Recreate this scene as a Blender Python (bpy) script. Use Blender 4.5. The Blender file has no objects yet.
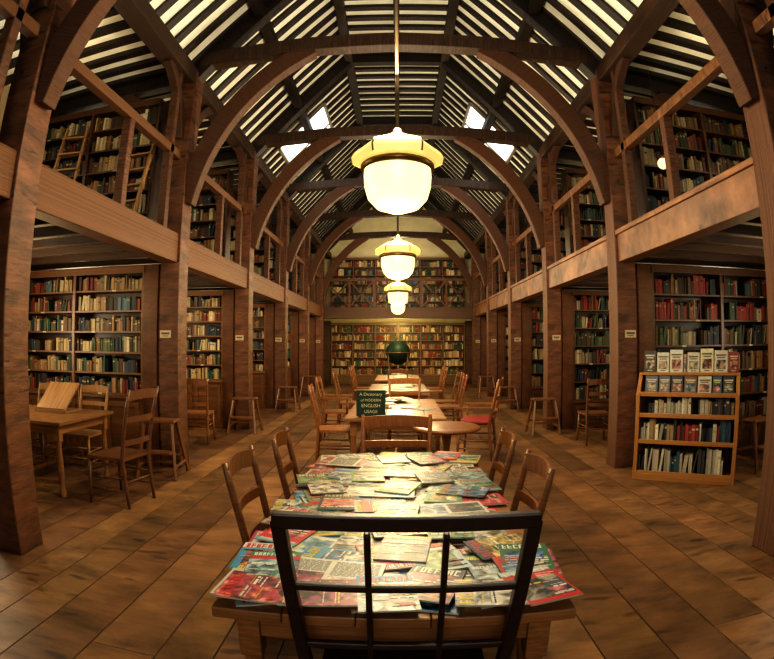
import bpy, math, random
from mathutils import Vector, Matrix, Euler
rng = random.Random(7)
U = rng.uniform

# ------------------------------------------------------------------ materials
def new_mat(name):
    m = bpy.data.materials.new(name); m.use_nodes = True
    nt = m.node_tree; b = nt.nodes["Principled BSDF"]
    return m, nt, b

def wood_mat(name, rough=0.45, lo=0.5, hi=1.35, su=1.0, sv=26, bump=0.25, coat=0.0, crack=0.0, spec=.5, mid=(.4,10), midr=(.6,1.3)):
    m, nt, b = new_mat(name)
    N = nt.nodes; L = nt.links
    b.inputs["Specular IOR Level"].default_value = spec
    uv = N.new("ShaderNodeUVMap"); uv.uv_map = "UVMap"
    mp = N.new("ShaderNodeMapping"); mp.inputs["Scale"].default_value = (su, sv, 1)
    n1 = N.new("ShaderNodeTexNoise"); n1.inputs["Scale"].default_value = 1.0
    n1.inputs["Detail"].default_value = 7; n1.inputs["Roughness"].default_value = 0.7
    n1.inputs["Distortion"].default_value = 0.25
    mp2 = N.new("ShaderNodeMapping"); mp2.inputs["Scale"].default_value = (mid[0], mid[1], 1)
    n2 = N.new("ShaderNodeTexNoise"); n2.inputs["Scale"].default_value = 1.2; n2.inputs["Detail"].default_value = 4
    L.new(uv.outputs[0], mp.inputs[0]); L.new(mp.outputs[0], n1.inputs["Vector"]); L.new(uv.outputs[0], mp2.inputs[0]); L.new(mp2.outputs[0], n2.inputs["Vector"])
    r = N.new("ShaderNodeMapRange"); r.inputs[1].default_value = 0.3; r.inputs[2].default_value = 0.7
    r.inputs[3].default_value = lo; r.inputs[4].default_value = hi
    L.new(n1.outputs[0], r.inputs[0])
    r2 = N.new("ShaderNodeMapRange"); r2.inputs[1].default_value = 0.3; r2.inputs[2].default_value = 0.7
    r2.inputs[3].default_value = midr[0]; r2.inputs[4].default_value = midr[1]
    L.new(n2.outputs[0], r2.inputs[0])
    mu = N.new("ShaderNodeMath"); mu.operation = 'MULTIPLY'
    L.new(r.outputs[0], mu.inputs[0]); L.new(r2.outputs[0], mu.inputs[1])
    last = mu
    if crack:
        mp3 = N.new("ShaderNodeMapping"); mp3.inputs["Scale"].default_value = (.5, 36, 1)
        n3 = N.new("ShaderNodeTexNoise"); n3.inputs["Scale"].default_value = 1.5; n3.inputs["Detail"].default_value = 2
        L.new(uv.outputs[0], mp3.inputs[0]); L.new(mp3.outputs[0], n3.inputs["Vector"])
        r3 = N.new("ShaderNodeMapRange"); r3.inputs[1].default_value = .33; r3.inputs[2].default_value = .38
        r3.inputs[3].default_value = 1-crack; r3.inputs[4].default_value = 1
        L.new(n3.outputs[0], r3.inputs[0])
        m2 = N.new("ShaderNodeMath"); m2.operation = 'MULTIPLY'; L.new(mu.outputs[0], m2.inputs[0]); L.new(r3.outputs[0], m2.inputs[1]); last = m2
    at = N.new("ShaderNodeAttribute"); at.attribute_name = "Col"
    vm = N.new("ShaderNodeVectorMath"); vm.operation = 'SCALE'
    L.new(at.outputs["Color"], vm.inputs[0]); L.new(last.outputs[0], vm.inputs["Scale"])
    L.new(vm.outputs[0], b.inputs["Base Color"])
    rr = N.new("ShaderNodeMapRange"); rr.inputs[3].default_value = rough + 0.12; rr.inputs[4].default_value = rough - 0.1
    L.new(n1.outputs[0], rr.inputs[0]); L.new(rr.outputs[0], b.inputs["Roughness"])
    bp = N.new("ShaderNodeBump"); bp.inputs["Strength"].default_value = bump; bp.inputs["Distance"].default_value = 0.004
    L.new(last.outputs[0], bp.inputs["Height"]); L.new(bp.outputs[0], b.inputs["Normal"])
    b.inputs["Coat Weight"].default_value = coat; b.inputs["Coat Roughness"].default_value = 0.25
    return m

def col_mat(name, rough=0.5, noise=0.15, sc=40):
    m, nt, b = new_mat(name)
    N = nt.nodes; L = nt.links
    at = N.new("ShaderNodeAttribute"); at.attribute_name = "Col"
    tc = N.new("ShaderNodeTexCoord")
    n = N.new("ShaderNodeTexNoise"); n.inputs["Scale"].default_value = sc; n.inputs["Detail"].default_value = 3
    L.new(tc.outputs["Object"], n.inputs["Vector"])
    r = N.new("ShaderNodeMapRange"); r.inputs[1].default_value = .3; r.inputs[2].default_value = .7
    r.inputs[3].default_value = 1 - noise; r.inputs[4].default_value = 1 + noise
    L.new(n.outputs[0], r.inputs[0])
    vm = N.new("ShaderNodeVectorMath"); vm.operation = 'SCALE'
    L.new(at.outputs["Color"], vm.inputs[0]); L.new(r.outputs[0], vm.inputs["Scale"])
    L.new(vm.outputs[0], b.inputs["Base Color"]); b.inputs["Roughness"].default_value = rough
    return m

def picture_mat(name):
    m, nt, b = new_mat(name); N = nt.nodes; L = nt.links
    at = N.new("ShaderNodeAttribute"); at.attribute_name = "Col"
    tc = N.new("ShaderNodeTexCoord")
    n = N.new("ShaderNodeTexNoise"); n.inputs["Scale"].default_value = 16; n.inputs["Detail"].default_value = 5; n.inputs["Distortion"].default_value = 1.2
    n2 = N.new("ShaderNodeTexNoise"); n2.inputs["Scale"].default_value = 22; n2.inputs["Detail"].default_value = 2
    L.new(tc.outputs["Object"], n.inputs["Vector"]); L.new(tc.outputs["Object"], n2.inputs["Vector"])
    r = N.new("ShaderNodeMapRange"); r.inputs[1].default_value = .38; r.inputs[2].default_value = .62; r.inputs[3].default_value = .12; r.inputs[4].default_value = 1.6
    L.new(n.outputs[0], r.inputs[0])
    cr = N.new("ShaderNodeValToRGB"); cr.color_ramp.elements[0].position = .40; cr.color_ramp.elements[0].color = (.02, .09, .16, 1)
    cr.color_ramp.elements[1].position = .60; cr.color_ramp.elements[1].color = (.50, .46, .38, 1)
    e = cr.color_ramp.elements.new(.5); e.color = (.22, .12, .07, 1)
    L.new(n2.outputs[0], cr.inputs[0])
    mx = N.new("ShaderNodeMixRGB"); mx.inputs[0].default_value = .35
    L.new(at.outputs["Color"], mx.inputs[1]); L.new(cr.outputs[0], mx.inputs[2])
    vm = N.new("ShaderNodeVectorMath"); vm.operation = 'SCALE'
    L.new(mx.outputs[0], vm.inputs[0]); L.new(r.outputs[0], vm.inputs["Scale"])
    L.new(vm.outputs[0], b.inputs["Base Color"]); b.inputs["Roughness"].default_value = .42
    return m

def emit_mat(name, col, st, base=(0.8, 0.75, 0.6)):
    m, nt, b = new_mat(name)
    N = nt.nodes; L = nt.links
    b.inputs["Base Color"].default_value = (*base, 1)
    n = N.new("ShaderNodeTexNoise"); n.inputs["Scale"].default_value = 3
    r = N.new("ShaderNodeMapRange"); r.inputs[3].default_value = st * .85; r.inputs[4].default_value = st * 1.15
    L.new(n.outputs[0], r.inputs[0]); L.new(r.outputs[0], b.inputs["Emission Strength"])
    b.inputs["Emission Color"].default_value = (*col, 1)
    b.inputs["Roughness"].default_value = .3
    return m

M_TIMBER = wood_mat("old_oak_timber", 0.52, 0.28, 1.75, 0.6, 46, 0.7, 0, .65)
M_FURN = wood_mat("furniture_wood", 0.38, 0.65, 1.3, 1.5, 45, 0.15, 0.08)
M_FLOOR = wood_mat("floorboard_wood", 0.45, 0.35, 1.6, .4, 34, 0.45, 0.0, .5, .45, (.25,6), (.6,1.3))
M_BOOK = col_mat("book_cloth", 0.55)
M_PAPER = col_mat("printed_paper", 0.45, 0.06, 15)
M_PICT = picture_mat("printed_picture")
M_PLASTER = col_mat("plaster", 0.85, 0.07, 4)
M_METAL, _nt, _b = new_mat("aged_brass"); _b.inputs["Base Color"].default_value = (.22, .14, .05, 1); _b.inputs["Metallic"].default_value = .9; _b.inputs["Roughness"].default_value = .4
M_BOWL = emit_mat("opal_glass_lit", (1.0, 0.85, 0.40), 1.25, (.4,.34,.16))
M_SHADE = emit_mat("amber_glass_shade", (1.0, 0.74, 0.22), .62, (.45, .36, .15))
M_SKY = emit_mat("daylight_pane", (0.85, 0.97, 1.0), 2.6)
M_GLOBE = emit_mat("globe_glass_lit", (1.0, .85, .5), .7)

# ------------------------------------------------------------------ mesh builder
FB = [(0,1,3,2),(4,6,7,5),(0,4,5,1),(2,3,7,6),(0,2,6,4),(1,5,7,3)]
AX = [(1,2),(1,2),(0,2),(0,2),(0,1),(0,1)]
class MB:
    def __init__(s): s.V=[]; s.F=[]; s.UV=[]; s.C=[]; s.M=[]; s.S=[]
    def box(s, c, size, col=(.5,.5,.5), R=None, mat=0, vary=0.0):
        if vary:
            k = 1 + U(-vary, vary); col = tuple(a*k for a in col)
        n = len(s.V); c = Vector(c); h = [size[0]/2, size[1]/2, size[2]/2]
        loc = []
        for x in (-1,1):
            for y in (-1,1):
                for z in (-1,1):
                    p = Vector((x*h[0], y*h[1], z*h[2])); loc.append(p)
                    s.V.append(tuple(c + (R @ p if R else p)))
        la = max(range(3), key=lambda i: size[i]); ou, ov = U(0,50), U(0,50)
        for f, (a, b) in zip(FB, AX):
            s.F.append(tuple(n+i for i in f))
            if b == la: a, b = b, a
            s.UV.append([(loc[i][a]+ou, loc[i][b]+ov+ (a+b)*.3) for i in f])
            s.C.append(col); s.M.append(mat); s.S.append(False)
    def bx(s, x0,x1,y0,y1,z0,z1, col=(.5,.5,.5), mat=0, vary=0.0):
        s.box(((x0+x1)/2,(y0+y1)/2,(z0+z1)/2),(abs(x1-x0),abs(y1-y0),abs(z1-z0)),col,None,mat,vary)
    def beam(s, p0, p1, w, h, col, mat=0, ref=(0,0,1), vary=0.0):
        p0=Vector(p0); p1=Vector(p1); d=p1-p0; L=d.length; t=d.normalized(); r=Vector(ref)
        if abs(t.dot(r))>.98: r=Vector((0,1,0))
        a=t.cross(r).normalized(); b=a.cross(t).normalized()
        R=Matrix((t,a,b)).transposed()
        s.box((p0+p1)/2,(L,w,h),col,R,mat,vary)
    def sweep(s, pts, w, h, col, axis, mat=0, taper=None):
        axis=Vector(axis).normalized(); P=[Vector(p) for p in pts]; n=len(s.V); u=0; ou,ov=U(0,50),U(0,50); us=[]
        for i,p in enumerate(P):
            t=(P[min(i+1,len(P)-1)]-P[max(i-1,0)]).normalized()
            b=axis.cross(t).normalized()
            k = 1 if taper is None else taper[i]
            for (sa,sb) in ((-1,-1),(1,-1),(1,1),(-1,1)):
                s.V.append(tuple(p+axis*sa*w/2+b*sb*h*k/2))
            if i: u+=(P[i]-P[i-1]).length
            us.append(u+ou)
        for i in range(len(P)-1):
            for k in range(4):
                a=n+i*4+k; b=n+i*4+(k+1)%4; c=b+4; d=a+4
                s.F.append((a,b,c,d)); v0=ov+k*.3; dv = w if k%2==0 else h
                s.UV.append([(us[i],v0),(us[i],v0+dv),(us[i+1],v0+dv),(us[i+1],v0)])
                s.C.append(col); s.M.append(mat); s.S.append(False)
        e=n+(len(P)-1)*4
        for f in ((n+3,n+2,n+1,n),(e,e+1,e+2,e+3)):
            s.F.append(f); s.UV.append([(0,0),(0,w),(h,w),(h,0)]); s.C.append(col); s.M.append(mat); s.S.append(False)
    def tube(s, pts, rad, col, n=10, mat=0, cap=True):
        P=[Vector(p) for p in pts]; 
        if not hasattr(rad,'__len__'): rad=[rad]*len(P)
        base=len(s.V); u=0; us=[]; ou=U(0,50)
        t0=(P[1]-P[0]).normalized(); r=Vector((1,0,0)) if abs(t0.x)<.8 else Vector((0,1,0))
        for i,p in enumerate(P):
            t=(P[min(i+1,len(P)-1)]-P[max(i-1,0)]).normalized()
            a=t.cross(r).normalized(); b=t.cross(a)
            for k in range(n):
                an=2*math.pi*k/n; s.V.append(tuple(p+(a*math.cos(an)+b*math.sin(an))*rad[i]))
            if i: u+=(P[i]-P[i-1]).length
            us.append(u+ou)
        for i in range(len(P)-1):
            for k in range(n):
                a=base+i*n+k; b=base+i*n+(k+1)%n
                s.F.append((a,b,b+n,a+n)); v=k*.02+ou
                s.UV.append([(us[i],v),(us[i],v+.02),(us[i+1],v+.02),(us[i+1],v)])
                s.C.append(col); s.M.append(mat); s.S.append(True)
        if cap:
            for f in (tuple(base+k for k in reversed(range(n))), tuple(base+(len(P)-1)*n+k for k in range(n))):
                s.F.append(f); s.UV.append([(0,0)]*n); s.C.append(col); s.M.append(mat); s.S.append(False)
    def lathe(s, prof, c, col, n=24, mat=0, smooth=True, rot=0):
        base=len(s.V); cx,cy,cz=c
        for (r,z) in prof:
            for k in range(n):
                a=2*math.pi*k/n+rot; s.V.append((cx+max(r,1e-4)*math.cos(a),cy+max(r,1e-4)*math.sin(a),cz+z))
        for i in range(len(prof)-1):
            for k in range(n):
                a=base+i*n+k; b=base+i*n+(k+1)%n
                s.F.append((a,b,b+n,a+n)); s.UV.append([(0,0),(.1,0),(.1,.1),(0,.1)]); s.C.append(col); s.M.append(mat); s.S.append(smooth)
    def obj(s, name, mats, parent=None, loc=(0,0,0), rz=0, bevel=0, rx=0):
        me=bpy.data.meshes.new(name); me.from_pydata(s.V,[],s.F)
        uvl=me.uv_layers.new(name="UVMap"); flat=[]
        cl=me.color_attributes.new("Col",'FLOAT_COLOR','CORNER'); cf=[]
        for f,uv,c in zip(s.F,s.UV,s.C):
            for q in uv: flat+= [q[0],q[1]]
            cf += [c[0],c[1],c[2],1.0]*len(f)
        uvl.data.foreach_set("uv",flat); cl.data.foreach_set("color",cf)
        me.polygons.foreach_set("material_index",s.M); me.polygons.foreach_set("use_smooth",s.S)
        for m in mats: me.materials.append(m)
        me.update()
        o=bpy.data.objects.new(name,me); bpy.context.scene.collection.objects.link(o)
        o.location=loc; o.rotation_euler=(rx,0,rz)
        if parent: o.parent=parent
        if bevel:
            b=o.modifiers.new("bevel",'BEVEL'); b.width=bevel; b.segments=2; b.limit_method='ANGLE'; b.angle_limit=math.radians(50)
        return o

# ------------------------------------------------------------------ constants
H=1.5; NX=2.75; WX=5.3; D1=2.9; SP=3.04
YS=[D1+SP*k for k in range(-2,6)]
YB=-4.2; YE=20.3
ZB0,ZB1=2.48,2.84; ZP=5.08; ZA=8.0; ZE=4.95
SL=(ZA-ZP)/NX; FX=.95; ZF=ZA-SL*FX
POST=(0.125,0.050,0.021); BEAMC=(0.165,0.072,0.028); DARK=(0.020,0.012,0.009); SHELF=(0.17,0.072,0.024)

# ------------------------------------------------------------------ shell
mb=MB()
x=-WX
while x<WX-1e-3:
    pw=U(.27,.37)
    y=YB - U(0,8)
    while y<YE+.3:
        L=U(9,16); g=0.005
        k=U(.66,1.25); c=(0.205*k,0.108*k*U(.95,1.05),0.045*k*U(.9,1.1))
        if y+L>YB: mb.bx(x+g,min(x+pw,WX)-g,max(y,YB-.2)+g*.4,min(y+L,YE+.3)-g*.4,-.05,0,c)
        y+=L
    x+=pw
mb.bx(-WX,WX,YB-.2,YE+.3,-.1,-.012,(.01,.006,.004))
mb.obj("floor",[M_FLOOR],bevel=.003)

PL=(0.45,0.36,0.22)
def wall(name,x0,x1,y0,y1,z0,z1):
    m=MB(); m.bx(x0,x1,y0,y1,z0,z1,PL); return m.obj(name,[M_PLASTER])
wall("wall_left",-WX-.2,-WX,YB-.2,YE+.3,-.1,ZE+.1)
wall("wall_right",WX,WX+.2,YB-.2,YE+.3,-.1,ZE+.1)
for nm,y0,y1 in (("wall_back",YB-.2,YB),("wall_front",YE,YE+.3)):
    m=MB(); n=0
    prof=[(-WX,-.1),(WX,-.1),(WX,ZE+.05),(NX,ZP+.12),(0,ZA+.12),(-NX,ZP+.12),(-WX,ZE+.05)]
    for y in (y0,y1):
        for p in prof: m.V.append((p[0],y,p[1]))
    k=len(prof)
    m.F.append(tuple(range(k))); m.F.append(tuple(reversed(range(k,2*k))))
    for i in range(k): m.F.append((i,i+k,(i+1)%k+k,(i+1)%k))
    for f in m.F: m.UV.append([(0,0)]*len(f)); m.C.append(PL if nm=="wall_back" else (.72,.64,.44)); m.M.append(0); m.S.append(False)
    m.obj(nm,[M_PLASTER])

mb=MB(); PC=(.94,.95,.86)
yc=(YB+YE)/2; LY=YE-YB+.4
for s in (-1,1):
    mb.beam((s*NX,yc,ZP+.17),(s*(FX-.06),yc,ZF+.17+.06*SL),LY,.06,PC)
    mb.beam((s*(WX+.15),yc,ZE+.08),(s*NX,yc,ZP+.17),LY,.06,PC)
mb.bx(-FX,FX,YB-.2,YE+.2,ZF+.14,ZF+.2,PC)
mb.obj("ceiling",[M_PLASTER])
mb=MB(); y=YB+.1
while y<YE:
    for s in (-1,1):
        mb.beam((s*NX,y,ZP+.11),(s*FX,y,ZF+.11),.115,.07,DARK,vary=.3)
        mb.beam((s*WX,y,ZE+.03),(s*NX,y,ZP+.11),.115,.07,DARK,vary=.3)
    mb.bx(-FX,FX,y-.055,y+.055,ZF+.075,ZF+.145,DARK,vary=.3)
    y+=.31
mb.obj("ceiling_rafters",[M_TIMBER])
mb=MB()
for s in (-1,1):
    for (px,w) in ((1.9,.14),(FX+.02,.15)):
        pz=ZA-SL*px
        mb.beam((s*(px-.05),YB,pz-.0),(s*(px-.05),YE,pz-.0),w,.15,DARK)
mb.bx(-.05,.05,YB,YE,ZF+.02,ZF+.12,DARK)
mb.obj("roof_purlins",[M_TIMBER])
for s in (-1,1):
    mb=MB(); mb.bx(s*NX-.12,s*NX+.12,YB+.01,YE-.01,ZP-.18,ZP+.05,(.05,.024,.012)); mb.obj("arcade_plate",[M_TIMBER],bevel=.012)

# ------------------------------------------------------------------ trusses
def bez(p0,c,p1,n=12):
    out=[]
    for i in range(n+1):
        t=i/n; out.append(tuple((1-t)**2*a+2*t*(1-t)*b+t*t*d for a,b,d in zip(p0,c,p1)))
    return out
for yi,y in enumerate(YS):
    mb=MB()
    for s in (-1,1):
        k=U(.88,1.12); pc=tuple(a*k for a in POST)
        mb.bx(s*NX-.135,s*NX+.135,y-.14,y+.14,0,ZP,pc)
        pts=bez((s*(NX-.10),y,3.25),(s*2.34,y,4.62),(s*1.1,y,5.34))
        mb.sweep(pts,.17,.24,tuple(a*.78 for a in pc),(0,1,0))
        pts=bez((s*(NX+.12),y,3.75),(s*3.05,y,4.55),(s*3.85,y,4.95))
        mb.sweep(pts,.13,.16,tuple(a*.6 for a in pc),(0,1,0))
        mb.beam((s*NX,y,ZP-.06),(s*FX,y,ZF-.02),.18,.22,DARK)
        mb.beam((s*(WX),y,ZE-.08),(s*NX,y,ZP-.03),.16,.18,DARK)
        for q in (-1,1):
            pts=bez((s*NX,y+q*.12,4.1),(s*NX,y+q*.28,4.70),(s*NX,y+q*.8,4.93),8)
            mb.sweep(pts,.11,.13,tuple(a*.6 for a in pc),(1,0,0))
        mb.bx(s*NX-.05,s*NX+.05,y-.47,y-.37,ZB1,ZP-.1,tuple(a*.8 for a in pc))
        for pz in (ZB0+.1,ZB1-.1,3.5,4.85): mb.tube([(s*NX-.03,y-.135,pz),(s*NX-.03,y-.155,pz)],.016,DARK,8)
    mb.bx(-FX,FX,y-.08,y+.08,ZF-.1,ZF+.08,DARK)
    pts=[(-2.62,y,5.28),(-1.3,y,5.37),(0,y,5.41),(1.3,y,5.37),(2.62,y,5.28)]
    mb.sweep(pts,.2,.20,(0.05,.024,.012),(0,1,0))
    mb.obj("roof_truss",[M_TIMBER],bevel=.014)

# ------------------------------------------------------------------ galleries
for s in (-1,1):
    mb=MB()
    mb.bx(s*NX-.10,s*NX+.10,YB,YE-2.2,ZB0,ZB1,BEAMC)
    mb.bx(s*NX-.125,s*NX+.0,YB,YE-2.2,ZB1-.03,ZB1+.03,tuple(a*1.15 for a in BEAMC))
    xx=NX+.1
    while xx<WX:
        mb.bx(s*xx,s*min(xx+.195,WX),YB,YE,ZB1-.06,ZB1-.02,(.09,.045,.02),vary=.2); xx+=.2
    yy=YB+.3
    while yy<YE:
        mb.bx(s*(NX+.1),s*WX,yy-.045,yy+.045,ZB0+.06,ZB1-.06,(.07,.035,.017),vary=.2); yy+=.48
    mb.obj("gallery_floor",[M_TIMBER],bevel=.008)
    mb=MB()
    y0=YB
    for a in YS+[YE-2.2]:
        if a-.15>y0:
            mb.bx(s*NX-.05,s*NX+.05,y0,a-.14,3.80,3.91,tuple(c*1.0 for c in BEAMC))
            mid=(y0+a)/2
            mb.bx(s*NX-.05,s*NX+.05,mid-.05,mid+.05,ZB1,3.80,POST)
        y0=a+.14
    mb.obj("gallery_railing",[M_TIMBER],bevel=.008)
mb=MB(); y=YS[-1]+.05
mb.bx(-NX-.1,NX+.1,y-.1,y+.12,ZB0-.05,ZB1-.02,(.10,.05,.025))
mb.bx(-NX,NX,y,YE,ZB1-.07,ZB1-.02,(.09,.05,.025))
mb.obj("end_gallery_floor",[M_TIMBER],bevel=.008)
mb=MB()
mb.bx(-NX+.15,NX-.15,y-.04,y+.04,3.75,3.84,POST)
for i in range(7):
    xx=-2.55+i*.85; mb.bx(xx-.035,xx+.035,y-.035,y+.035,ZB1-.02,3.75,POST)
    if i<6:
        mb.beam((xx,y,ZB1),(xx+.85,y,3.75),.04,.05,POST); mb.beam((xx,y,3.75),(xx+.85,y,ZB1),.04,.05,POST)
mb.obj("end_gallery_railing",[M_TIMBER])
# dark panelling beside the end shelves
for s in (-1,1):
    mb=MB(); mb.bx(s*2.62,s*3.4,YE-.30,YE-.02,0,ZB0-.05,(.11,.05,.02)); mb.bx(s*2.68,s*3.34,YE-.32,YE-.30,.9,2.2,(.13,.06,.025)); mb.bx(s*2.68,s*3.34,YE-.32,YE-.30,.15,.8,(.13,.06,.025)); mb.obj("wood_panelling",[M_FURN])

# ------------------------------------------------------------------ bookcases
PALS=[[(.33,.18,.08),(.40,.28,.14),(.16,.075,.03),(.06,.09,.035),(.50,.40,.24),(.18,.035,.015),(.22,.14,.075)],
      [(.02,.025,.02),(.025,.04,.06),(.14,.018,.012),(.07,.03,.014),(.27,.15,.065),(.38,.30,.17),(.13,.08,.045)],
      [(.50,.41,.25),(.32,.21,.10),(.035,.075,.04),(.05,.035,.025),(.07,.12,.15),(.22,.045,.02),(.40,.30,.15)],
      [(.025,.08,.04),(.09,.115,.05),(.40,.31,.16),(.08,.045,.02),(.50,.42,.28),(.21,.11,.035),(.035,.05,.08)]]
def book_row(mb,x0,x1,yf,z,hmax,pal,dark=1.0,coarse=1.0,red=False):
    x=x0; run=0
    while x<x1-.02:
        if run<=0:
            run=rng.choice([1,1,1,2,2,3,5]); bc=rng.choice(pal); bh=U(.58,.94)*hmax; bw=U(.016,.044)*coarse
            if red and rng.random()<.3: bc=(.33,.035,.015)
            if rng.random()<.04: x+=U(.03,.12)
        w=bw*U(.8,1.2)
        if x+w>x1: break
        h=bh*U(.92,1.05); k=U(.5,1.4)*dark; c=tuple(a*k for a in bc); dj=U(0,.03)
        if rng.random()<.04:
            R=Matrix.Rotation(U(.08,.2),3,'Y'); mb.box((x+w/2+h*.07,yf+dj+.09,z+h/2+.004),(w,.17,h),c,R); x+=w+h*.14
        else:
            mb.bx(x,x+w*.94,yf+dj,yf+dj+.18,z,z+h,c)
            if w>.022 and rng.random()<.5:
                lc=rng.choice([(.5,.42,.28),(.4,.3,.1),(.03,.02,.02)])
                lc=tuple(a*dark for a in lc); zz=z+h*U(.55,.8)
                mb.bx(x+w*.08,x+w*.86,yf+dj-.002,yf+dj,zz,zz+h*.1,lc)
            x+=w
        run-=1
def bookcase(x0,x1,yb,z0,z1,rows,base=0.0,depth=.28,dark=1.0,col=SHELF,bay=.9,coarse=1.0,red=False,name="bookcase",pal=None,panel=None):
    f=MB(); yf=yb-depth
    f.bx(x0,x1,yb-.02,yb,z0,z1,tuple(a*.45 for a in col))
    f.bx(x0,x1,yf,yb-.02,z1-.04,z1,col); f.bx(x0-.0,x1+.0,yf-.03,yf,z1-.09,z1,col)
    zb=z0+base
    if panel: f.bx(panel[0],panel[1],yf-.02,yb,z0,z1,(.11,.044,.018))
    if base:
        f.bx(x0,x1,yf-.08,yb-.02,z0,zb-.03,tuple(a*.8 for a in col)); f.bx(x0,x1,yf-.11,yb-.02,zb-.03,zb,tuple(a*1.15 for a in col))
        n=max(1,round((x1-x0)/.55)); w=(x1-x0)/n
        for i in range(n):
            a=x0+i*w
            for (p,q,r,t) in ((a+.03,a+w-.03,z0+.1,z0+.16),(a+.03,a+w-.03,zb-.13,zb-.07)):
                f.bx(p,q,yf-.095,yf-.08,r,t,tuple(c*.95 for c in col))
            for p in (a+.03,a+w-.09): f.bx(p,p+.06,yf-.095,yf-.08,z0+.16,zb-.13,tuple(c*.95 for c in col))
    n=max(1,round((x1-x0)/bay)); w=(x1-x0)/n
    for i in range(n+1):
        xx=x0+i*w; a=max(x0,xx-.022); b=min(x1,xx+.022); 
        if i==0: b=x0+.04
        if i==n: a=x1-.04
        f.bx(a,b,yf,yb-.02,zb,z1-.04,col)
    hs=(z1-.05-zb)/rows
    g=MB()
    for r in range(rows):
        f.bx(x0+.02,x1-.02,yf+.01,yb-.02,zb+r*hs-.001,zb+r*hs+.022,tuple(a*1.1 for a in col))
        for i in range(n):
            if rng.random()<.6:
                lx=x0+(i+U(.2,.7))*w; g.bx(lx,lx+.06,yf+.005,yf+.0095,zb+r*hs,zb+r*hs+.021,(.5,.43,.27))
    o=f.obj(name,[M_FURN],bevel=0)
    for r in range(rows):
        for i in range(n):
            p=pal or rng.choice(PALS)
            book_row(g,x0+i*w+.045,x0+(i+1)*w-.045,yf+.025,zb+r*hs+.022,hs-.04,p,dark,coarse,red and r>=rows-2)
    g.obj("books",[M_BOOK],parent=o)
    return o
for k,y in enumerate(YS):
    if k<3: continue
    for s in (-1,1):
        xa,xb=NX+.34,WX-.02
        pn=(NX+.145,NX+.34)
        if s<0: xa,xb=-xb,-xa; pn=(-pn[1],-pn[0])
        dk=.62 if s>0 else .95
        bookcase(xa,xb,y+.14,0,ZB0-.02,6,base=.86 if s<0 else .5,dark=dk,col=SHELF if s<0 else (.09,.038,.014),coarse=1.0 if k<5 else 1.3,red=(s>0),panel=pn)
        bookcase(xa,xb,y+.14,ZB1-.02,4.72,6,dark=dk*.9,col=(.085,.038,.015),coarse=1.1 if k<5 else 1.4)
bookcase(-2.6,-.02,YE-.02,0,2.35,6,base=.35,dark=1.4,bay=.85,coarse=1.4,col=(.26,.14,.04),pal=PALS[0])
bookcase(.02,2.6,YE-.02,0,2.35,6,base=.35,dark=1.4,bay=.85,coarse=1.4,col=(.26,.14,.04),pal=PALS[0])
bookcase(-2.6,2.6,YE-.02,ZB1-.02,4.9,6,dark=1.3,bay=.85,coarse=1.4,col=(.2,.10,.04),pal=PALS[2])

# ------------------------------------------------------------------ wall windows added to light the room, skylights
def area(name,loc,rot,sx,sy,e,col):
    l=bpy.data.lights.new(name,'AREA'); l.shape='RECTANGLE'; l.size=sx; l.size_y=sy; l.energy=e; l.color=col
    o=bpy.data.objects.new(name,l); o.location=loc; o.rotation_euler=rot; bpy.context.scene.collection.objects.link(o); return o
wn=1
def window(cx,cy,cz,w,h,axis,sgn,e,col=(1,.82,.52)):  # unseen wall window plus area light, added to brighten the interior
    global wn
    m=MB()
    def bb(u0,u1,v0,v1,t0,t1,c,mat):
        if axis=='x': m.bx(cx-sgn*t0,cx-sgn*t1,cy+u0,cy+u1,cz+v0,cz+v1,c,mat)
        else: m.bx(cx+u0,cx+u1,cy+t0,cy+t1,cz+v0,cz+v1,c,mat)
    bb(-w/2,w/2,-h/2,h/2,0,.01,(1,1,1),1)
    for u in (-w/2,w/2): bb(u-.04,u+.04,-h/2-.04,h/2+.04,0,.06,(.1,.05,.025),0)
    for v in (-h/2,h/2): bb(-w/2,w/2,v-.04,v+.04,0,.06,(.1,.05,.025),0)
    nn=max(1,round(w/.4))
    for i in range(1,nn): bb(-w/2+i*w/nn-.015,-w/2+i*w/nn+.015,-h/2,h/2,0,.04,(.1,.05,.025),0)
    bb(-w/2,w/2,-.015,.015,0,.04,(.1,.05,.025),0)
    m.obj("window_%d"%wn,[M_FURN,M_SKY]); 
    if axis=='x': rot=(0,math.radians(90)*sgn,0); loc=(cx-sgn*.08,cy,cz); a=area("daylight_%d"%wn,loc,rot,h*.95,w*.95,e,col)
    else: a=area("daylight_%d"%wn,(cx,cy+.08,cz),(math.radians(90),0,0),w*.95,h*.95,e,col)
    wn+=1
for k in range(2,7):  # hidden side-wall windows, added so the bookcases get light
    ym=(YS[k]+YS[k+1])/2
    for s in (-1,1):
        window(s*WX,ym-.2,1.75,1.0,1.1,'x',s,34 if s<0 else 16)
        window(s*WX,ym-.2,3.8,1.0,.9,'x',s,9)
window(0,YB,3.8,3.6,2.6,'y',1,60,(1,.86,.62))  # added window behind the camera, gives frontal fill
def skylight(s,y0,y1):
    global wn
    m=MB()
    def pt(px,off=0): return (s*px,(y0+y1)/2,ZA-SL*px+.05-off)
    m.beam(pt(2.38),pt(1.52),y1-y0,.03,(1,1,1),1)
    for yy in (y0,y1,(y0+y1)/2): m.beam((s*2.40,yy,ZA-SL*2.40+.03),(s*1.50,yy,ZA-SL*1.50+.03),.05,.06,(.3,.25,.18),0)
    for px in (2.40,1.50): m.beam((s*px,y0,ZA-SL*px+.03),(s*px,y1,ZA-SL*px+.03),.06,.06,(.3,.25,.18),0)
    m.obj("window_%d"%wn,[M_FURN,M_SKY]); wn+=1
for s in (-1,1):
    skylight(s,9.8,11.7); skylight(s,-.5,.6)

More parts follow.
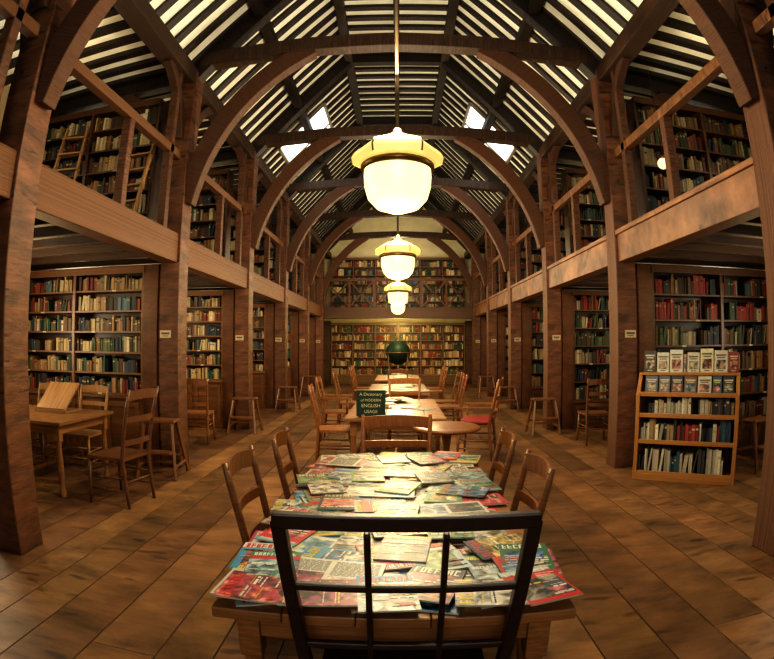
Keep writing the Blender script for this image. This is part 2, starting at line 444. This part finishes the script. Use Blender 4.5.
# ------------------------------------------------------------------ pendants
def pendant(y,zc=2.53,down=45,up=120):
    m=MB()
    m.tube([(0,y,ZF+.0),(0,y,zc+.36)],.012,(.03,.02,.01),8,3)
    m.lathe([(0,.02),(.07,0),(.08,-.06),(.0,-.07)],(0,y,ZF),(.03,.02,.01),16,1)
    m.lathe([(.07,.36),(.13,.33),(.29,.25),(.31,.215),(.30,.165),(.235,.155)],(0,y,zc),(1,1,1),6,2,False,rot=0)
    m.lathe([(.0,.44),(.03,.42),(.04,.37),(.085,.365),(.09,.335),(.0,.33)],(0,y,zc),(1,1,1),16,1)
    m.lathe([(.228,.165),(.245,.15),(.245,.125),(.224,.115)],(0,y,zc),(1,1,1),28,1)
    for k in range(6):
        a=math.pi/3*k; m.tube([(.11*math.cos(a),y+.11*math.sin(a),zc+.342),(.29*math.cos(a),y+.29*math.sin(a),zc+.253),(.312*math.cos(a),y+.312*math.sin(a),zc+.215),(.302*math.cos(a),y+.302*math.sin(a),zc+.165)],.006,(1,1,1),6,1)
    m.lathe([(.220,.15),(.224,.08),(.218,0),(.195,-.08),(.14,-.14),(.06,-.168),(.0,-.172)],(0,y,zc),(1,1,1),28,0)
    m.obj("pendant_lamp",[M_BOWL,M_METAL,M_SHADE,M_FURN])
    for (dz,e) in ((.85,up),(-.40,down)):
        l=bpy.data.lights.new("lamp_light",'POINT'); l.energy=e; l.color=(1,.72,.30) if dz<0 else (1,.87,.62); l.shadow_soft_size=.2
        o=bpy.data.objects.new("lamp_light",l); o.location=(0,y,zc+dz); bpy.context.scene.collection.objects.link(o)
pendant(3.3,down=40,up=230); pendant(6.8,down=85,up=170); pendant(11.4,down=90,up=150); pendant(16.0,2.62,60)
def globe_lamp(x,y,z):
    m=MB()
    m.tube([(x,y,ZP-.0),(x,y,z+.1)],.006,(1,1,1),6,1)
    m.lathe([(.0,.1),(.04,.09),(.045,.06),(.0,.06)],(x,y,z),(1,1,1),12,1)
    m.lathe([(.075*math.sin(math.pi*i/10),.075*math.cos(math.pi*i/10)) for i in range(11)],(x,y,z),(1,1,1),16,0)
    m.obj("globe_lamp",[M_GLOBE,M_METAL])
globe_lamp(3.3,5.6,3.72)
def plight(n,loc,e,col=(1,.74,.36)):  # hidden point light, no fixture
    l=bpy.data.lights.new(n,'POINT'); l.energy=e; l.color=col; l.shadow_soft_size=.35
    o=bpy.data.objects.new(n,l); o.location=loc; bpy.context.scene.collection.objects.link(o)
for s in (-1,1):
    for y in (4.6,7.4,10.4,13.5,16.6):
        plight("alcove_light",(s*4.0,y,2.1),17 if s<0 else 9)  # unseen fill added under the gallery, no lamp there
        plight("gallery_light",(s*3.9,y,4.5),9)  # fixtureless fill added above the gallery floor
plight("end_light",(0,18.9,2.2),50,(1,.80,.36)); plight("end_light",(0,18.6,5.0),42,(1,.86,.52))

# ------------------------------------------------------------------ furniture
CH=(0.24,0.10,0.034)
def chair(x,y,rz,h=1.0,w=.44,col=CH,slats=3,arms=False,cushion=False,name="dining_chair"):
    m=MB(); sw=w/2; sh=.45; k=U(.85,1.15); col=tuple(a*k for a in col)
    def stile(z):
        return -.20-(.0 if z<sh else .11*((z-sh)/(1-sh))**1.2)+(-.04*(1-z/sh) if z<sh else 0)
    for s in (-1,1):
        zs=[0,.2,sh,.6,.75,.9,h]
        m.tube([(s*(sw-.035+ .03*max(0,z-sh)),stile(z),z) for z in zs],[.014,.018,.020,.019,.018,.017,.013],col,8)
        m.tube([(s*sw*1.02,.21,0),(s*(sw-.01),.20,.2),(s*(sw-.015),.19,sh-.01)],[.013,.019,.017],col,8)
        for z in (.15,.27): m.tube([(s*(sw-.02),.20,z),(s*(sw-.04),stile(z),z+.01)],.010,col,6)
    for z in (.2,.32): m.tube([(-sw+.02,.20,z),(sw-.02,.20,z)],.010,col,6)
    m.tube([(-sw+.04,stile(.24),.24),(sw-.04,stile(.24),.24)],.010,col,6)
    n=len(m.V); top=[(-sw-.005,.225),(sw+.005,.225),(sw-.03,-.205),(-sw+.03,-.205)]
    for z in (sh-.012,sh+.018):
        for p in top: m.V.append((p[0],p[1],z))
    for f in ((n,n+1,n+2,n+3),(n+7,n+6,n+5,n+4),(n,n+4,n+5,n+1),(n+1,n+5,n+6,n+2),(n+2,n+6,n+7,n+3),(n+3,n+7,n+4,n)):
        m.F.append(f); m.UV.append([(m.V[i][0],m.V[i][1]) for i in f]); m.C.append(tuple(a*1.1 for a in col)); m.M.append(0); m.S.append(False)
    zz=[sh+.16+(h-.06-sh-.16)*i/(slats-1) for i in range(slats)]
    for i,z in enumerate(zz):
        hh=.085 if i==slats-1 else .05; ww=sw-.03+.03*(z-sh); yy=stile(z)
        pts=[(-ww+2*ww*t/6,yy-.035*math.sin(math.pi*t/6),z+(.015*math.sin(math.pi*t/6) if i==slats-1 else 0)) for t in range(7)]
        m.sweep(pts,hh,.014,col,(0,0,1))
    if arms:
        for s in (-1,1):
            m.tube([(s*(sw),.17,sh),(s*(sw+.03),.18,.67)],.015,col,8)
            m.sweep([(s*(sw-.02),stile(.68),.69),(s*(sw+.02),-.05,.69),(s*(sw+.04),.22,.68)],.025,.055,col,(0,0,1))
    o=m.obj(name,[M_FURN],loc=(x,y,0),rz=rz)
    if cushion:
        c=MB(); c.box((0,.0,sh+.045),(w*.9,.4,.05),(.26,.02,.015)); cc=c.obj("cushion",[M_BOOK],parent=o,bevel=.02)
    return o
R90=math.pi/2

def lattice_chair(x,y):
    m=MB(); c=(.028,.012,.008)
    yb=lambda z: -.20 if z<.45 else -.20-.12*(z-.45)/.62
    wx=lambda z: .265 if z<.45 else .265+.045*(z-.45)/.62
    for s in (-1,1):
        m.sweep([(s*.24,-.24,0),(s*wx(.45),yb(.45),.45),(s*wx(.75),yb(.75),.75),(s*wx(1.06),yb(1.06),1.08)],.036,.036,c,(0,1,0))
        m.beam((s*.25,.2,0),(s*.245,.19,.44),.04,.04,c)
        m.beam((s*.245,.2,.2),(s*.24,-.2,.2),.02,.03,c)
        m.beam((s*.092,yb(.56),.56),(s*.095,yb(1.05),1.05),.016,.024,c,ref=(0,1,0))
    for z,hh in ((1.080,.040),(.885,.022),(.68,.022),(.54,.03)):
        m.beam((-wx(z)-(.012 if z>1 else 0),yb(z),z),(wx(z)+(.012 if z>1 else 0),yb(z),z),.022 if z<1 else .032,hh,c)
    m.bx(-.27,.27,-.19,.22,.43,.46,c)
    m.beam((-.25,.2,.25),(.25,.2,.25),.02,.03,c); m.beam((-.24,-.21,.25),(.24,-.21,.25),.02,.03,c)
    m.obj("dining_chair",[M_FURN],loc=(x,y,0),bevel=.005)
lattice_chair(.022,1.50)

def table(x0,x1,y0,y1,z=.75,col=(.28,.125,.042),rz=0,name="reading_table"):
    cx,cy=(x0+x1)/2,(y0+y1)/2; a,b=(x1-x0)/2,(y1-y0)/2; m=MB()
    n=max(3,round(2*a/.2)); w=2*a/n
    for i in range(n): m.bx(-a+i*w+.001,-a+(i+1)*w-.001,-b,b,z-.035,z,col,vary=.12)
    for s in (-1,1):
        m.bx(s*(a-.07),s*(a-.095),-b+.08,b-.08,z-.13,z-.035,col); m.bx(-a+.08,a-.08,s*(b-.07),s*(b-.095),z-.13,z-.035,col)
        for q in (-1,1):
            px,py=s*(a-.09),q*(b-.09)
            m.bx(px-.035,px+.035,py-.035,py+.035,z-.2,z-.035,col)
            m.lathe([(.034,0),(.034,.06),(.02,.08),(.03,.16),(.034,.35),(.026,.5),(.034,.55)],(px,py,0),col,12)
            m.lathe([(.0,0),(.034,0)],(px,py,0),col,12)
    m.beam((0,-b+.1,.14),(0,b-.1,.14),.03,.04,col); 
    for q in (-1,1): m.beam((-a+.09,q*(b-.09),.14),(a-.09,q*(b-.09),.14),.03,.04,col)
    return m.obj(name,[M_FURN],loc=(cx,cy,0),rz=rz,bevel=.004)
table(-.53,.51,1.29,3.45)
# magazines
BR=[(.40,.015,.015),(.48,.46,.40),(.02,.15,.34),(.02,.04,.08),(.42,.30,.03),(.02,.16,.08),(.44,.42,.37),(.34,.03,.08),(.14,.30,.34),(.50,.48,.43),(.42,.10,.02),(.05,.22,.36),(.13,.24,.06),(.03,.03,.03),(.46,.015,.015),(.32,.40,.42)]
def magazine(m,cx,cy,z,rot,w=.21,h=.285,page=False,c=None):
    R=Matrix.Rotation(rot,3,'Z'); c=c or (rng.choice(BR) if not page else (.50,.48,.42))
    B=lambda u,v,du,dv,lay,col,mt=0: m.box(Vector((cx,cy,z+.003+lay*.0004))+R@Vector((u,v,0)),(du,dv,.0005),col,R,mt)
    m.box((cx,cy,z+.0005),(w,h,.005),(.45,.43,.36) ,R)
    full = (not page) and rng.random()<.5
    B(0,0,w,h,0.5,c,1 if full else 0)
    lum=sum(c)/3; ink=(.02,.02,.02) if lum>.25 else (.6,.58,.5)
    def words(u0,u1,v,lh,col,lay=2):
        u=u0
        while u<u1-.006:
            L=U(.008,.03)*max(1,lh/.005); L=min(L,u1-u); B(u+L/2,v,L*.9,lh,lay,col); u+=L+lh*.5
    if page:
        for q in (-1,1):
            u0=-w/2+.012 if q<0 else .008; u1=-.008 if q<0 else w/2-.012; v=h/2-.02
            if rng.random()<.8:
                ph=U(.06,.14); B((u0+u1)/2,v-ph/2,u1-u0,ph,1,rng.choice(BR),1); v-=ph+.012
            while v>-h/2+.015: words(u0,u1,v,.0035,(.14,.14,.13)); v-=.0085
    else:
        mc=rng.choice([ink,(.42,.02,.02),(.55,.42,.05),(.6,.6,.55)]); mh=U(.020,.040)
        if rng.random()<.4: B(0,h/2-mh*.7,w,mh*1.4,1,rng.choice(BR))
        u=-w/2+.012
        while u<w/2-.02:
            lw=U(.6,.9)*mh*.55; t=mh*.16; vv=h/2-.012-mh/2
            B(u+t/2,vv,t,mh,2,mc)
            for e in rng.sample([-1,0,1],2): B(u+lw/2,vv+e*(mh/2-t/2),lw,t,2.3,mc)
            if rng.random()<.5: B(u+lw-t/2,vv,t,mh,2.6,mc)
            u+=lw+t
        if not full:
            pw_,ph=w*U(.7,1.0),h*U(.5,.72); pu,pv=0,-h*.1; pc=rng.choice(BR); B(pu,pv,pw_,ph,1,pc,1)
            if rng.random()<.6: B(pu+w*.2,pv-h*.18,w*.3,h*.24,1.4,rng.choice(BR),1)
        for _ in range(rng.randint(6,11)):
            v=U(-h/2+.02,h/2-.07); q=rng.choice([0,1]); lh=rng.choice([.003,.005,.009])
            words(-w/2+.012 if q else U(0,.03),w*U(-.05,.1) if q else w/2-.01,v,lh,rng.choice([ink,ink,mc,(.5,.38,.05),(.55,.53,.47)]),3)
m=MB(); i=0
for lay in range(5):
    yy=1.45+(lay%3)*.07
    while yy<3.38:
        xx=-.43+(lay%3)*.055
        while xx<.44:
            keep=(.95,.95,.65,.45,.3)[lay]
            if abs(xx-.1)<.09 and yy<1.75 and rng.random()<.7: keep=.1
            if rng.random()<keep:
                pg=rng.random()<.15
                magazine(m,xx+U(-.03,.03),yy+U(-.03,.03),.7535+lay*.006+i*.00003,U(-.4,.4)+rng.choice([0,0,0,math.pi,R90*.97]) ,w=.34 if pg and lay>=2 else .175,h=.235,page=pg); i+=1
            xx+=.185
        yy+=.21
for (a,b,r,c) in ((-.40,1.37,1.50,(.40,.015,.015)),(-.22,1.37,1.66,(.30,.02,.05)),(.42,1.40,.25,(.42,.02,.02)),(.28,1.37,1.5,(.45,.43,.38)),(-.40,1.54,.1,(.38,.02,.03)),(.43,1.62,-.1,(.03,.12,.07)),(-.03,1.38,.1,(.32,.40,.42)),(.41,1.52,.1,(.40,.02,.02))): magazine(m,a,b,.7855+U(0,.001),r,w=.17,h=.23,c=c)
m.obj("magazines",[M_PAPER,M_PICT])

chair(-.42,2.27,-R90,h=1.0); chair(-.36,2.88,-R90+.05,h=1.0)
chair(.33,2.24,R90,h=.99); chair(.315,2.88,R90-.05,h=1.0)
chair(-.01,3.55,math.pi,h=.98,w=.54,col=(.27,.11,.037))
table(-.55,.50,5.25,7.2); table(-.5,.5,8.0,10.0); table(-.5,.5,11.0,13.0)
chair(-.95,8.1,-R90,arms=True); chair(-.78,6.4,-R90+.1,w=.46); chair(1.05,6.85,R90-.3,h=1.06,w=.56,arms=True,cushion=True,name="armchair",col=(.30,.12,.04))
chair(.85,8.8,R90); chair(.85,9.6,R90+.1); chair(-.85,9.4,-R90); chair(.8,11.7,R90); chair(-.8,11.9,-R90); chair(0,10.5,math.pi); chair(.1,7.6,math.pi,w=.5); chair(-.8,12.6,-R90); chair(.8,12.5,R90)
m=MB(); m.lathe([(.0,.0),(.05,0),(.05,.03)],(0,0,0),CH,16); 
m.lathe([(0,.70),(.30,.70),(.32,.71),(.32,.73),(.30,.74),(0,.74)],(0,0,0),CH,36); m.lathe([(.04,.12),(.03,.2),(.05,.35),(.03,.5),(.05,.68),(.12,.70)],(0,0,0),CH,16)
for k in range(3):
    a=k*2.094+.3; m.sweep([(0,0,.2),(.18*math.cos(a),.18*math.sin(a),.12),(.28*math.cos(a),.28*math.sin(a),.02)],.04,.05,CH,(-math.sin(a),math.cos(a),0))
m.obj("round_side_table",[M_FURN],loc=(.46,4.85,0))
m=MB(); m.box((0,0,.145),(.30,.035,.27),(.008,.03,.02)); m.box((0,.004,.145),(.285,.034,.262),(.6,.56,.45)); m.box((0,.06,.008),(.26,.15,.012),(.1,.05,.02))
m.beam((0,.03,.2),(0,.13,.01),.02,.01,(.1,.05,.02))
db=m.obj("display_book",[M_BOOK],loc=(-.28,5.36,.752))
for t,z,s in (("A Dictionary",.225,.045),("of MODERN",.165,.04),("ENGLISH",.105,.05),("USAGE",.045,.045)):
    cu=bpy.data.curves.new("lettering",'FONT'); cu.body=t; cu.size=s; cu.align_x='CENTER'; cu.extrude=.0005
    mt,_n,_bb=new_mat("gilt_lettering"); _bb.inputs["Base Color"].default_value=(.6,.55,.3,1)
    cu.materials.append(mt); o=bpy.data.objects.new("lettering",cu); bpy.context.scene.collection.objects.link(o)
    o.parent=db; o.location=(0,-.019,z); o.rotation_euler=(R90,0,0)
m=MB()
for (a,b,c,d) in ((-.35,.35,5.8,7.0),(-.4,.4,8.2,9.8),(-.4,.4,11.2,12.8)):
    for _ in range(8): magazine(m,U(a,b),U(c,d),.7535+_*.0062,U(0,3),page=rng.random()<.5)
m.obj("papers",[M_PAPER,M_PICT])

# left alcove
table(-4.7,-3.15,4.1,5.15,col=(.26,.125,.045)); 
chair(-2.62,4.35,R90-.15,h=1.1,w=.48,col=(.15,.062,.025)); chair(-3.65,5.22,math.pi,h=1.0,col=(.30,.16,.06)); chair(-4.35,5.22,math.pi,h=1.0,col=(.30,.16,.06)); chair(-3.9,3.95,0,h=.98)
m=MB(); m.beam((0,-.17,.02),(0,.14,.30),.42,.02,(.34,.18,.07)); m.bx(-.21,.21,-.19,.17,0,.02,(.3,.16,.07)); m.beam((-.18,.14,.28),(-.18,.15,.02),.02,.02,(.3,.16,.07)); m.beam((.18,.14,.28),(.18,.15,.02),.02,.02,(.3,.16,.07)); m.bx(-.21,.21,-.2,-.17,.0,.05,(.3,.16,.07))
m.obj("reading_slope",[M_FURN],loc=(-3.72,4.85,.752))
def stool(x,y,rz,h=.62):
    m=MB(); c=(.19,.082,.03)
    m.bx(-.2,.2,-.12,.12,h-.03,h,c)
    for s in (-1,1):
        for q in (-1,1): m.beam((s*.24,q*.24,0),(s*.17,q*.09,h-.03),.035,.04,c)
        m.beam((s*.22,-.2,.14),(s*.22,.2,.14),.02,.03,c)
    m.bx(-.20,.20,-.27,-.12,h*.45,h*.45+.025,c); m.beam((-.22,.2,.2),(.22,.2,.2),.02,.03,c); m.beam((-.22,-.19,.2),(.22,-.19,.2),.02,.03,c)
    m.obj("step_stool",[M_FURN],loc=(x,y,0),rz=rz,bevel=.004)
stool(-2.68,5.42,.1,.65); stool(-2.6,8.55,0,.6); stool(-2.5,11.6,0,.55); stool(2.45,8.5,0,.6); stool(4.3,5.15,.2,.6); stool(2.45,11.6,0,.55); stool(2.5,14.6,0); stool(-2.5,14.6,0)
chair(-3.05,7.5,.2); chair(3.0,7.5,-.1,col=(.15,.062,.025)); 
for s in (-1,1):
    for y in (7.4,10.5):
        table(min(s*3.7,s*4.9),max(s*3.7,s*4.9),y-.4,y+.4)
    chair(s*3.3,10.5,s*R90)
for (lx,ly,lh,r) in ((-4.2,5.2,1.55,.15),(-3.25,5.3,1.2,-.1)):
    m=MB(); c=(.30,.17,.07)
    for s in (-1,1): m.beam((s*.2,0,0),(s*.16,.4,lh),.03,.05,c)
    nr=6 if lh>1.4 else 5
    for i in range(nr):
        t=(i+.6)/(nr+.3); m.beam((-.19,.4*t,lh*t),(.19,.4*t,lh*t),.09,.022,c)
    m.obj("library_ladder",[M_FURN],loc=(lx,ly,ZB1-.02),rz=r)

# display rack of books (right)
m=MB(); c=(.40,.19,.06); W=.56
for s in (-1,1):
    pr=[(-.20,0),(.17,0),(.17,1.18),(-.02,1.18),(-.20,.95)]
    n=len(m.V); k=len(pr)
    for xx in (s*W-.022,s*W+.022):
        for p in pr: m.V.append((xx,p[0],p[1]))
    fs=[tuple(reversed(range(n,n+k))),tuple(range(n+k,n+2*k))]+[(n+i,n+(i+1)%k,n+k+(i+1)%k,n+k+i) for i in range(k)]
    for f in fs: m.F.append(f); m.UV.append([(m.V[i][2],m.V[i][1]) for i in f]); m.C.append(c); m.M.append(0); m.S.append(False)
m.bx(-W,W,.15,.17,.0,1.16,tuple(a*.5 for a in c))
m.bx(-W,W,-.20,-.17,0,.08,c)
for z in (.08,.43,.72,.95): m.bx(-W,W,-.18,.16,z-.02,z,c); m.bx(-W,W,-.195,-.18,z-.02,z+.03,c)
m.bx(-W,W,-.05,.16,1.15,1.18,c)
rack=m.obj("book_display_rack",[M_FURN],loc=(3.18,5.06,0),rz=-.66,bevel=.004)
g=MB(); WP=[(.55,.50,.38),(.56,.53,.42),(.06,.06,.06),(.34,.24,.12),(.04,.09,.13),(.40,.36,.28),(.25,.04,.03),(.03,.03,.03)]
for z,hh in ((.08,.32),(.43,.27),(.72,.22)): book_row(g,-W+.03,W-.03,-.15,z,hh,WP,1.0)
def facing(xx,yy,z,w,h,tilt,col):
    R=Matrix.Rotation(tilt,3,'X'); C=Vector((xx,yy,z+h/2*math.cos(tilt)))
    g.box(C,(w,.025,h),col,R)
    ink=tuple(a*.2 for a in col) if sum(col)>.6 else (.5,.45,.3)
    g.box(C+R@Vector((0,-.0135,h*.28)),(w*.78,.002,h*.07),ink,R); g.box(C+R@Vector((0,-.0135,h*.17)),(w*.6,.002,h*.05),ink,R)
    g.box(C+R@Vector((0,-.0135,-h*.14)),(w*.72,.002,h*.42),rng.choice([(.3,.1,.05),(.08,.15,.2),(.2,.2,.1),(.25,.18,.1)]),R,1)
    g.box(C+R@Vector((0,-.0135,-h*.42)),(w*.4,.002,h*.04),ink,R)
xx=-W+.06
while xx<W-.14:
    w=U(.10,.16); facing(xx+w/2,-.07,.95,w,.2,-.3,rng.choice([(.1,.1,.12),(.45,.42,.33),(.03,.03,.04),(.15,.08,.05),(.05,.10,.12)])); xx+=w+.015
xx=-W+.02
for i,(w,cc,hh) in enumerate([(.14,(.06,.05,.05),.24),(.14,(.50,.48,.4),.22),(.15,(.52,.50,.42),.25),(.03,(.4,.3,.2),.2),(.14,(.50,.46,.38),.22),(.15,(.56,.52,.36),.26),(.15,(.52,.48,.40),.24),(.12,(.2,.04,.03),.22)]):
    facing(xx+w/2,.06,1.18,w,hh,-.12,cc); xx+=w+.012
g.obj("books",[M_BOOK,M_PICT],parent=rack)

for yi,y in enumerate(YS):
    if y<3: continue
    for s in (-1,1):
        m=MB(); m.bx(-.075,.075,-.003,.003,-.045,.045,(.50,.40,.25)); m.bx(-.055,.055,-.0045,-.003,-.005,.02,(.1,.08,.06)); m.bx(-.04,.04,-.0045,-.003,-.028,-.018,(.1,.08,.06))
        m.obj("notice_card",[M_PAPER],loc=(s*(NX+.03),y-.1445,1.62))
m=MB(); 
m.lathe([(.40*math.sin(math.pi*i/20),.40*math.cos(math.pi*i/20)) for i in range(21)],(0,0,1.25),(.008,.035,.022),36,0)
ring=[(.46*math.cos(a*math.pi/16),0,1.25+.46*math.sin(a*math.pi/16)) for a in range(33)]
m.tube(ring,.015,(.2,.13,.05),8,1)
m.lathe([(.44,1.24),(.49,1.24),(.49,1.27),(.44,1.27),(.44,1.24)],(0,0,0),(.2,.1,.04),36,1)
for k in range(4):
    a=math.pi/4+k*R90; m.tube([(.46*math.cos(a),.46*math.sin(a),1.24),(.36*math.cos(a),.36*math.sin(a),.5),(.42*math.cos(a),.42*math.sin(a),0)],[.02,.028,.02],(.2,.1,.04),8,1)
m.tube([(-.3,-.3,.4),(.3,.3,.4)],.015,(.2,.1,.04),8,1); m.tube([(.3,-.3,.4),(-.3,.3,.4)],.015,(.2,.1,.04),8,1)
m.obj("terrestrial_globe",[M_BOOK,M_FURN],loc=(0,17.0,0))
m=MB(); m.lathe([(0,0),(.08,0),(.085,.02),(.085,.42),(.06,.5),(.025,.53),(.025,.56),(0,.56)],(0,0,0),(.5,.02,.015),20); m.beam((-.06,0,.58),(.05,0,.6),.02,.02,(.02,.02,.02)); m.tube([(.03,0,.56),(.11,0,.5),(.1,0,.25)],.01,(.02,.02,.02),8)
m.obj("fire_extinguisher",[M_BOOK],loc=(2.25,17.6,0))

# ------------------------------------------------------------------ world, camera
w=bpy.data.worlds.new("World"); bpy.context.scene.world=w; w.use_nodes=True
bg=w.node_tree.nodes["Background"]; bg.inputs[0].default_value=(.6,.75,1,1); bg.inputs[1].default_value=.5
cam=bpy.data.cameras.new("camera"); co=bpy.data.objects.new("camera",cam); bpy.context.scene.collection.objects.link(co)
FMM=520/774*36
co.location=(0,0,H); co.rotation_euler=(R90+15.5/520,0,11/520)
cam.sensor_width=36; cam.sensor_fit='HORIZONTAL'; cam.lens=FMM; cam.clip_start=.05
try:
    cam.type='PANO'
    pc = cam if hasattr(cam,'panorama_type') else cam.cycles
    pc.panorama_type='FISHEYE_LENS_POLYNOMIAL'
    pc.fisheye_fov=math.radians(170)
    pc.fisheye_polynomial_k0=0; pc.fisheye_polynomial_k1=-1/FMM; pc.fisheye_polynomial_k2=0; pc.fisheye_polynomial_k3=0; pc.fisheye_polynomial_k4=0
except Exception as e:
    print("pano failed",e); cam.type='PERSP'
bpy.context.scene.camera=co
bpy.context.scene.view_settings.view_transform='Standard'
try: bpy.context.scene.view_settings.look='High Contrast'
except Exception as e: print(e)
